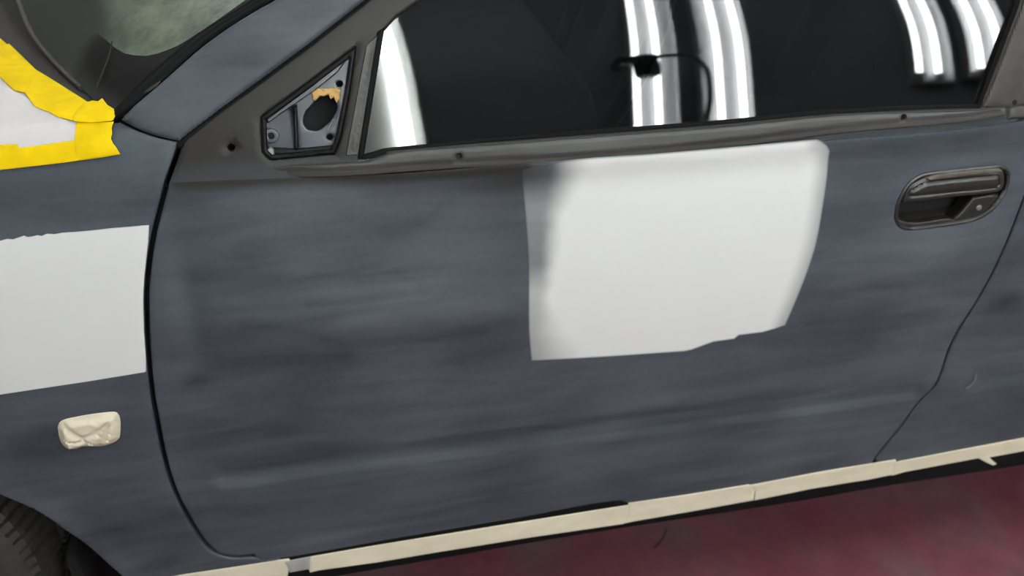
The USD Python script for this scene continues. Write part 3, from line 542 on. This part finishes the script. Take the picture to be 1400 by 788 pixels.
# wheel well and wheels
def wheel_well(cx, cz, r, y0, y1):
    th = np.linspace(math.radians(-14), math.radians(192), 40); A = np.c_[cx+r*np.cos(th), np.full(40, y0), cz+r*np.sin(th)]; B = A.copy(); B[:, 1] = y1
    V = np.vstack([A, B, [[cx, y1, cz]]]); i = np.arange(39); F = np.r_[np.c_[i, i+40, i+41], np.c_[i, i+41, i+1], np.c_[i+40, np.full(39, 80), i+41]]
    return trimesh.Trimesh(V, F, process=False)
obj('wheel_arch_liner', wheel_well(-.475, .22, .372, .035, .40), 'underbody', car)
obj('shade_plate', rbox((.016, .34, .26), (-.190, .23, .13), .006), 'underbody', car)  # added dark plate standing in for the under-car shade behind the wheel
obj('wheel_arch_liner', wheel_well(2.09, .30, .36, .045, .40), 'underbody', car)
def tyre_mesh(R=.300, W=.195, n=896):
    prof = [(.205, .02), (.215, .004), (.235, -.004), (.262, -.004), (.280, .002), (.289, .010), (.2945, .018)]
    for y in np.linspace(.022, W-.022, 41): prof.append((R-.0028*((y-W/2)/(W/2))**2, y))
    prof += [(.2945, W-.018), (.289, W-.010), (.280, W-.002), (.255, W+.004), (.215, W-.004), (.205, W-.02)]
    m = lathe(prof, (0, 0, 0), n=n); V = m.vertices.copy(); r = np.hypot(V[:, 0], V[:, 2]); th = np.arctan2(V[:, 2], V[:, 0]); y = V[:, 1]
    cut = np.zeros(len(V)); tr = r > .286
    for gy in (W/2,): cut = np.maximum(cut, .006*(abs(y-gy) < .0040))
    ph = (th*104/(2*np.pi)+np.sin((y-W/2)*16)*.9) % 1
    cut = np.maximum(cut, .008*(ph < .26)*(r > .2935)); r2 = r-cut*tr
    V[:, 0] *= r2/r; V[:, 2] *= r2/r; m.vertices = V; return m
TY = tyre_mesh()
RIM = lathe([(.01, .060), (.05, .058), (.06, .045), (.12, .052), (.16, .05), (.188, .03), (.204, .012), (.209, .004), (.205, .016), (.196, .06), (.196, .18)], (0, 0, 0), n=72)
def wheel(x, y, steer=0, flip=False, low=False):
    T = trimesh.transformations.rotation_matrix(math.radians(steer), [0, 0, 1], [0, .0975, 0]); T[:3, 3] += [x, y, .3015+FZ]
    if flip: T = T@trimesh.transformations.rotation_matrix(math.pi, [0, 0, 1], [0, .0975, 0])
    t = (TY if not low else lathe([(.205, .02), (.262, -.004), (.289, .010), (.3, .03), (.3, .165), (.289, .185), (.255, .199), (.205, .175)], (0, 0, 0), n=48)).copy(); t.apply_transform(T); r = RIM.copy(); r.apply_transform(T)
    w = obj('wheel', t, 'tyre_rubber', car, label=None); obj('rim', r, 'rim_metal', w)
    for k in range(5):
        a = 2*math.pi*k/5; b = tube([(.115*math.cos(a), .046, .115*math.sin(a)), (.135*math.cos(a+.1), .046, .135*math.sin(a+.1))], .016, 8); b.apply_transform(T); obj('vent_hole', b, 'underbody', w)
wheel(-.515, .070, steer=-8)
wheel(2.09, .05, low=True); wheel(-.50, 1.455, flip=True, low=True); wheel(2.09, 1.455, flip=True, low=True)

# far side and interior, seen darkly through the glass
def mirror(m):
    m = m.copy(); v = m.vertices.copy(); v[:, 1] = 1.70-v[:, 1]; m.vertices = v; m.faces = m.faces[:, ::-1]; return m
far_lo = box(-1.0, SIDE.v(.22), 3.3, SIDE.v(.86)).difference(Point(2.09, SIDE.v(.30)).buffer(.35)).difference(Point(-.46, SIDE.v(.30)).buffer(.35))
m, UV, D = panel(SIDE, far_lo, .003, .03, .06); obj('far_side_panel', mirror(m), 'sanded_paint', car, var={'tone': np.full(len(UV), .4), 'bare': z_(len(UV))})
obj('far_window_glass', mirror(panel(GLS, box(.3, .06, 1.95, .46), .0006, .004, .05)[0]), 'tinted_glass', car)
obj('cabin_floor', bx((2.2, 1.60, .02), (1.1, .85, .25)), 'seat_cloth', car)
obj('door_card', bx((2.15, .02, .66), (1.12, 1.61, .55)), 'jamb_black', car)
obj('firewall', bx((.03, 1.40, .62), (.05, .85, .55)), 'jamb_black', car)
obj('cabin_bulkhead', bx((.03, 1.40, .62), (2.2, .85, .55)), 'jamb_black', car)
obj('dashboard', rbox((.42, 1.32, .22), (.42, .85, .76), .08), 'dash_plastic', car)
def seat(x, y):
    s = obj('front_seat', rbox((.50, .48, .16), (x, y, .48), .06), 'seat_cloth', car)
    b = rbox((.15, .46, .58), (0, 0, .29), .06); b.apply_transform(trimesh.transformations.rotation_matrix(.35, [0, 1, 0])); b.apply_translation((x+.22, y, .50)); obj('backrest', b, 'seat_cloth', s)
    h = rbox((.09, .27, .17), (x+.45, y, 1.13), .04); obj('headrest', h, 'seat_cloth', s)
    [obj('headrest_post', tube([(x+.41, y+k, 1.00), (x+.45, y+k, 1.08)], .006, 8), 'rim_metal', s) for k in (-.06, .06)]
seat(.98, .48); seat(.98, 1.22)
th = np.linspace(0, 2*np.pi, 49); Rw = trimesh.transformations.rotation_matrix(-1.15, [0, 1, 0])
sw = tube(np.c_[.19*np.cos(th), .19*np.sin(th), 0*th], .014, 10, False); hub = rbox((.30, .09, .05), (0, 0, -.02), .02)
for mm in (sw, hub): mm.apply_transform(Rw); mm.apply_translation((.70, .48, .84))
stw = obj('steering_wheel', sw, 'black_gloss', car); obj('hub', hub, 'seat_cloth', stw)

# ------------------------------------------------------------------ masking on the car
def sticker(name, S, px, m, label, off, group=None, er=.00025, g=.004, h=None, cat='masking tape', uvpoly=None):
    q = uvpoly if uvpoly is not None else pol(S, px, 4)
    return obj(name, panel(S, q, er, .0006, g, off=off, h=h, back=True)[0], m, None, label=label, cat=cat, group=group)
wr = lambda a, s, sd: (lambda u, v, d: a*np.maximum(meshkit.fbm(np.c_[u*s, v*s, 0*u], 3, sd)-.3, 0)*sst(d, 0, .004))
paper_uv = on(FEND, [(28, 206), (26, 201), (-40, 206)])+[(-.55, FEND.vy(.085)), (-.97, FEND.vy(.10)), (-.97, FEND.vy(.85)), (-.36, FEND.vy(.85)), (-.335, FEND.vy(.62)), (-.275, FEND.vy(.45))]+on(FEND, [(-40, 45), (0, 95), (34, 124), (60, 150), (100, 162), (112, 172), (110, 197)])
cr1 = LineString(on(FEND, spl([(-60, 205), (0, 196), (40, 187), (82, 177), (88, 172), (60, 155), (20, 132), (0, 122)], 3)))
cr2 = LineString(on(FEND, spl([(-60, 196), (0, 187), (40, 182), (80, 176)], 3)))
sticker('masking_paper', FEND, None, 'white_paper', 'white masking paper laid over the bonnet inside the yellow tape', .0030, g=.004, cat='paper', uvpoly=Polygon(paper_uv).buffer(0), h=lambda u, v, d: .0025*(meshkit.fbm(np.c_[u*14, v*14, 0*u], 3, 3)-.2)*sst(d, .0, .03)+.0018*np.exp(-(shapely.distance(cr1, shapely.points(np.c_[u, v]))/.003)**2)-.0012*np.exp(-(shapely.distance(cr2, shapely.points(np.c_[u, v]))/.0035)**2))
Y = 'yellow_tape'
y1 = on(FEND, [(-30, 235.5), (0, 232), (40, 227.5), (81, 223), (142, 215), (165, 211), (160, 202), (104, 193), (27, 203.5), (26, 198.5), (0, 199.5), (-30, 203)])
y1 = [(-.97, y1[0][1]+.004)]+y1+[(-.97, y1[-1][1]+.002)]
sticker('yellow_masking_tape', FEND, None, Y, 'long straight yellow tape strip along the fender below the paper', .0040, uvpoly=Polygon(y1).buffer(0), h=wr(.0012, 40, 1))
sticker('yellow_masking_tape', FEND, [(106.6, 170), (103.5, 194), (107, 218.5), (142, 214.5), (165.5, 210.5), (163, 206), (160, 201.5), (156, 197), (153, 191), (155, 184), (154, 178), (157, 170)], Y, 'short upright yellow tape piece joining the two strips near the windscreen corner', .0048, h=wr(.0035, 55, 2))
y4 = on(FEND, [(36, 132), (21, 128.7), (0, 109), (-40, 72)])+[(-.285, FEND.vy(.45)), (-.255, FEND.vy(.45))]+on(FEND, [(-40, 16), (0, 56), (12.4, 66.5), (13.5, 64.5), (50, 100), (58, 106), (46, 118)])
sticker('yellow_masking_tape', FEND, None, Y, 'upper yellow tape strip leaving the frame along the cowl edge', .0054, uvpoly=Polygon(y4).buffer(0), h=wr(.0060, 44, 3))
sticker('yellow_masking_tape', FEND, [(52, 102), (80, 119), (97, 130), (120, 144.5), (112, 156), (101.5, 170), (81, 165.5), (67, 158), (57, 155), (48.7, 150.8), (42, 141), (35, 131), (44, 120)], Y, 'slanted yellow tape piece between the cowl strip and the corner', .0062, h=wr(.0065, 40, 4))
sticker('yellow_masking_tape', FEND, [(101, 166.5), (108, 158), (118, 146), (124, 146.5), (130, 145), (136, 146), (142, 142), (149, 151), (163, 159.5), (157, 170), (154, 171), (125, 173), (104, 172)], Y, 'crumpled torn yellow tape end at the windscreen corner', .0074, h=wr(.0065, 60, 6))

CT = 'cream masking tape strip on the sill, '
def sill_tape(px, lab, off, m='cream_tape', wv=7):
    sticker('cream_masking_tape', SIDE, px, m, lab, off, er=.0008, g=.005, h=wr(.0016, 18, wv))
sill_tape([(120, 812), (190, 796), (255, 785), (330, 774), (395, 764), (399, 770), (395, 780), (392, 792), (300, 808), (180, 828)], CT+'leaving the frame at lower left', .0008, wv=11)
sill_tape([(389, 768), (425, 761), (424, 778), (396, 783), (394, 776)], 'short translucent grey tape piece joining the two left sill strips', .0012, 'clear_tape')
sill_tape([(421, 762), (520, 745), (700, 716), (858, 691), (864, 694), (857, 708), (853, 716.5), (729, 734.5), (600, 755), (517, 769), (437, 780), (424, 783), (421, 775)], CT+'the longest piece left of centre', .0010, wv=12)
sill_tape([(859, 688), (935, 677), (1024, 662.5), (1032, 667), (1030, 684), (958, 697), (866, 713), (852, 716), (858, 703)], CT+'below the white door patch', .0014, wv=13)
sill_tape([(1026, 663), (1120, 645), (1224, 628), (1226, 634), (1219, 649), (1185, 656), (1178, 657), (1110, 668), (1031, 684), (1032, 672)], CT+'below the rear corner of the front door', .0018, wv=14)
sill_tape([(1222, 632), (1230, 630), (1310, 615), (1400, 598), (1500, 580), (1500, 597), (1400, 616), (1352, 625), (1356, 629), (1362, 634), (1357, 636), (1346, 631), (1337, 626), (1236, 645), (1219, 650)], CT+'with a loose tail below the rear door', .0022, wv=15)
# crumpled tape over the side repeater lamp
rp = pol(FEND, spl([(79, 584), (82, 577), (110, 569), (135, 565), (157, 563), (163, 568), (165, 580), (164, 597), (153, 606), (135, 610), (113, 610), (106, 613), (95, 614), (85, 607), (81, 597), (79, 584)], 3), 3)
CRS = [LineString(on(FEND, q)) for q in ([(86, 578), (103, 590), (113, 594), (118, 602)], [(160, 567), (147, 584), (135, 607)], [(113, 594), (133, 588), (157, 566)])]
def rh(u, v, d):
    n = meshkit.fbm(np.c_[u*45, v*45, 0*u], 3, 21); a = np.abs(meshkit.noise(np.c_[(u*.8+v)*60, (v-u*.4)*40, 0*u], 9)-.5)
    for l in CRS: a = np.minimum(a, shapely.distance(l, shapely.points(np.c_[u, v]))*16)
    return .009*sst(d, 0, .010)+.005*(n-.5)*sst(d, .001, .006)-.003*(1-sst(a, 0, .10))*sst(d, .002, .006)
obj('cream_masking_tape', panel(FEND, rp, .0006, .001, .0018, off=.0012, h=rh, ds=.002)[0], 'cream_tape', None, label='crumpled cream masking tape patch over the fender side lamp', cat='masking tape')

# ------------------------------------------------------------------ added stand-in for the dark figure behind the camera, seen in the glass
STANDIN_Y = Y0+.15
hs = thing('silhouette_standin', 'added dark stand-in for the camera holder and cable, reflected in the door glass', 'standin_cable', (1.45, STANDIN_Y, 1.9))
obj('standin_block', rbox((.11, .07, .15), (1.540, STANDIN_Y, 1.975), .025), 'cable_black', hs)
obj('standin_bracket', cat_([rbox((.12, .03, .05), (1.48, STANDIN_Y, 2.02), .01), rbox((.04, .125, .05), (1.44, STANDIN_Y-.06, 2.02), .01)]), 'cable_black', hs)
obj('standin_cable', tube([(x, STANDIN_Y, z) for x, z in spl([(1.585, 2.03), (1.70, 2.035), (1.77, 1.98), (1.80, 1.89), (1.79, 1.78), (1.75, 1.64), (1.70, 1.3), (1.62, .6), (1.5, FZ+.03)], 8)], .0125, 8), 'cable_black', hs)
